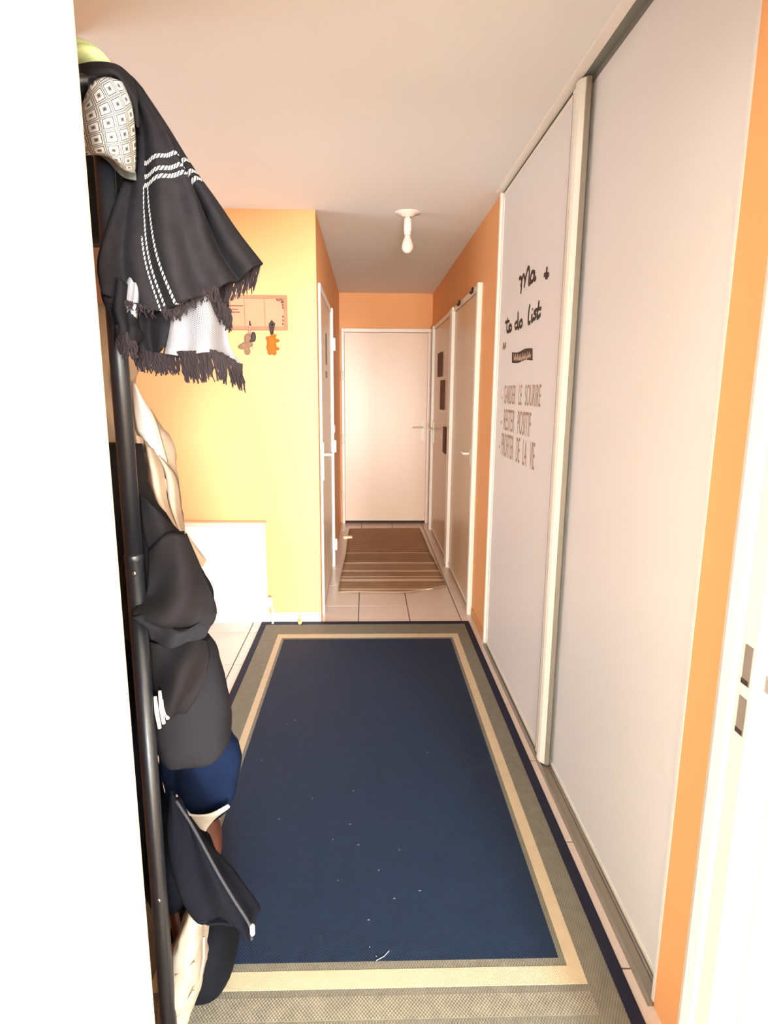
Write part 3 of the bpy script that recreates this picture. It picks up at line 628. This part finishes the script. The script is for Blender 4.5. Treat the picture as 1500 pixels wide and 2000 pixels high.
# black jersey jacket
bj = empty('jacket', onY(340, 1100, 1.15), 'black jersey jacket hanging with a twisted sleeve in front of the pole', 'jacket')
loft('jacket_body', [(870, 198, 268, 1.19, .045), (960, 208, 284, 1.19, .055), (1030, 212, 338, 1.19, .06), (1060, 216, 362, 1.19, .065), (1130, 224, 396, 1.19, .07), (1180, 235, 416, 1.19, .075), (1225, 245, 404, 1.19, .07), (1246, 262, 390, 1.19, .05)], MBLKJ, bj, rip=.12, wr=.01)
sheet('collar', [[(274, 965, 1.12), (300, 990, 1.10), (335, 1032, 1.12)], [(280, 1030, 1.10), (315, 1040, 1.085), (345, 1040, 1.11)], [(292, 1075, 1.10), (325, 1048, 1.08), (360, 1040, 1.11)]], MBLKJ, bj, 16, 16, .006)
sheet('sleeve', [[(292, 1075, 1.09), (325, 1046, 1.06), (362, 1042, 1.09)], [(292, 1120, 1.08), (345, 1110, 1.04), (396, 1125, 1.08)], [(285, 1165, 1.06), (350, 1165, 1.02), (419, 1178, 1.07)], [(258, 1203, 1.01), (345, 1212, 1.01), (422, 1200, 1.06)], [(300, 1215, 1.04), (345, 1228, 1.03), (405, 1222, 1.07)]], MBLKJ, bj, 30, 40, .006, lambda u, v: .008*math.sin(u*9+v*6), .008)
sheet('cuff', [[(257, 1205, 1.005), (300, 1196, 1.03), (350, 1230, 1.03), (424, 1198, 1.05)], [(285, 1222, 1.02), (320, 1236, 1.02), (360, 1236, 1.02), (408, 1228, 1.05)], [(295, 1250, 1.04), (330, 1262, 1.02), (365, 1255, 1.02), (400, 1240, 1.05)]], MCHAR, bj, 30, 18, .005, lambda u, v: .006*math.sin(u*11+v*4), .006)
# charcoal jacket
cj2 = empty('jacket', onY(360, 1350, 1.2), 'charcoal jacket with a rounded hem below the black jersey jacket', 'jacket')
loft('jacket_body', [(1250, 262, 404, 1.19, .05), (1275, 262, 417, 1.19, .07), (1320, 268, 434, 1.19, .075), (1380, 280, 447, 1.19, .08), (1430, 300, 450, 1.19, .08), (1462, 318, 438, 1.19, .07), (1478, 325, 395, 1.19, .045)], MCHAR, cj2, rip=.08, wr=.008)
sheet('lapel', [[(275, 1245, 1.10), (320, 1255, 1.085), (375, 1245, 1.09), (402, 1245, 1.12)], [(290, 1300, 1.10), (330, 1300, 1.06), (365, 1295, 1.06), (408, 1280, 1.10)], [(300, 1360, 1.09), (330, 1365, 1.05), (362, 1350, 1.05), (398, 1330, 1.09)], [(318, 1405, 1.09), (335, 1400, 1.06), (352, 1395, 1.06), (366, 1385, 1.08)]], MBLKJ, cj2, 30, 30, .005, lambda u, v: .010*math.sin(u*8+v*7), .008)
# white ribbed tag
tg = empty('fabric_tag', onY(315, 1385, 1.06), 'white ribbed tag tucked between pole and charcoal jacket', 'tag')
for k in range(3):
    a, b = onY(303+k*9, 1352+abs(k-1)*8-(k == 1)*6+k*3, 1.055), onY(312+k*8, 1422-k*9, 1.05); tube('rib', [a, (a+b)/2+Vector((0, -.003, 0)), b], [.003, .0042, .0034], MWHT, tg, 8)
# navy garment with white hem
nv_ = empty('navy_top', onY(390, 1520, 1.25), 'navy top with a white curved hem hanging below the charcoal jacket', 'top')
loft('top_body', [(1400, 310, 432, 1.36, .05), (1450, 312, 461, 1.36, .065), (1485, 318, 470, 1.36, .07), (1530, 328, 466, 1.36, .07), (1565, 342, 452, 1.36, .065), (1588, 362, 425, 1.36, .05)], MNAVY, nv_, rip=.06, wr=.008)
sheet('white_hem', [[(344, 1552, 1.270), (360, 1582, 1.260), (376, 1592, 1.255), (410, 1590, 1.260), (446, 1572, 1.280)], [(350, 1566, 1.280), (365, 1592, 1.270), (376, 1598, 1.265), (412, 1597, 1.270), (447, 1577, 1.290)], [(376, 1596, 1.290), (384, 1608, 1.290), (393, 1616, 1.285), (408, 1606, 1.290), (424, 1594, 1.300)], [(388, 1616, 1.290), (391, 1624, 1.290), (396, 1632, 1.290), (400, 1624, 1.290), (406, 1612, 1.300)]], MWHT, nv_, 30, 16, .004, None, .001)
# dark coat at the bottom
dc = empty('coat', onY(380, 1700, 1.15), 'long dark navy coat with a pointed tail and grey cord at the rack foot', 'coat')
loft('coat_body', [(1120, 205, 282, 1.42, .04), (1300, 225, 294, 1.40, .05), (1480, 236, 303, 1.38, .06), (1590, 245, 322, 1.30, .07), (1640, 258, 385, 1.24, .075), (1700, 268, 425, 1.23, .075), (1740, 290, 420, 1.23, .06), (1758, 320, 400, 1.23, .04)], MDNAVY, dc, rip=.15, wr=.012)
sheet('coat_tail', [[(335, 1540, 1.10), (350, 1565, 1.09), (370, 1595, 1.10)], [(330, 1640, 1.08), (375, 1640, 1.07), (405, 1645, 1.09)], [(350, 1730, 1.07), (405, 1720, 1.05), (450, 1700, 1.08)], [(385, 1790, 1.07), (440, 1790, 1.05), (505, 1775, 1.08)], [(425, 1800, 1.06), (465, 1808, 1.05), (502, 1800, 1.07)], [(455, 1808, 1.06), (480, 1824, 1.055), (496, 1832, 1.06)]], MDNAVY, dc, 24, 40, .006, lambda u, v: .012*math.sin(u*9+v*3), .008)
cd_ = [onY(*p) for p in ((346, 1560, 1.07), (375, 1605, 1.065), (400, 1650, 1.05), (430, 1705, 1.035), (460, 1755, 1.03), (488, 1800, 1.03), (493, 1830, 1.035))]
bm = bmesh.new(); tube_bm(bm, [cr(cd_, i/24)+Vector((0, -.006, 0)) for i in range(25)], .0028, 6); par(put('cord', bm, mat('grey_cord', (36, 36, 42), .9), None, True), dc)
lathe('toggle', onY(493, 1816, 1.022), [(.003, -.012), (.005, -.009), (.005, .009), (.003, .012)], mat('steel_toggle', (210, 214, 222), .3, .6), dc, 12)
# cream quilted bag
qb = empty('tote_bag', onY(370, 1900, 1.1), 'cream quilted tote bag low on the rack behind the pole', 'bag')
loft('bag_body', [(1766, 372, 402, 1.12, .03), (1800, 358, 403, 1.12, .05), (1850, 335, 402, 1.12, .06), (1900, 320, 397, 1.12, .065), (1950, 312, 384, 1.12, .06), (2000, 310, 356, 1.12, .05), (2040, 310, 330, 1.12, .03)], MQUILT, qb, rip=.05, wr=.008, ws=22)
for pl in ([(384, 1775), (386, 1800), (393, 1808)], [(343, 1905), (362, 1895), (380, 1880)], [(343, 1925), (352, 1918), (364, 1912)], [(345, 1985), (360, 1965), (378, 1935)], [(398, 1830), (398, 1870), (391, 1915)]):
    tube('quilt_seam', [onY(px, py, 1.062) for px, py in pl], .0025, MCREAM, qb, 6)
# brown leather bag behind
lb = empty('handbag', onY(380, 1720, 1.38), 'brown leather handbag glimpsed behind the dark coat', 'bag')
loft('bag_body', [(1592, 350, 422, 1.40, .03), (1620, 345, 429, 1.40, .045), (1652, 345, 431, 1.40, .05), (1682, 350, 425, 1.40, .04)], MLEATH, lb, rip=.03)
tube('strap', [onY(352, 1615, 1.40), onY(338, 1680, 1.36), onY(336, 1760, 1.25), onY(345, 1815, 1.22), onY(352, 1850, 1.22)], .011, MLEATH, lb)
# black bag on the floor
fbag = empty('duffel_bag', (-.42, 1.45, 0), 'black soft bag standing on the floor at the rack foot', 'bag')
def floorbag():
    bm = bmesh.new(); prof = [(0, .98, .95), (.015, 1.0, 1.0), (.06, 1.04, 1.04), (.10, 1.0, 1.0), (.14, .92, .85), (.16, .8, .65), (.168, .6, .4)]; R = []
    for z, sx, sy in prof:
        R.append([bm.verts.new(Vector((-.412+.078*sx*math.copysign(abs(math.cos(t))**.7, math.cos(t)), 1.345+.135*sy*math.copysign(abs(math.sin(t))**.7, math.sin(t)), z+.0085))+Vector((1, 1, 0))*.006*noise.noise(Vector((math.cos(t)*3, math.sin(t)*3, z*14)))) for t in [2*math.pi*k/36 for k in range(36)]])
    for j in range(len(R)-1):
        for k in range(36): bm.faces.new((R[j][k], R[j][(k+1) % 36], R[j+1][(k+1) % 36], R[j+1][k]))
    bm.faces.new(R[0][::-1]); bm.faces.new(R[-1]); o = put('bag_body', bm, MBAG, None, True); s = o.modifiers.new('s', 'SUBSURF'); s.levels = s.render_levels = 1; par(o, fbag)
floorbag()
tube('handle', [(-.40, 1.29, .155), (-.395, 1.30, .19), (-.39, 1.34, .2), (-.395, 1.38, .19), (-.40, 1.39, .155)], .007, MBAG, fbag)
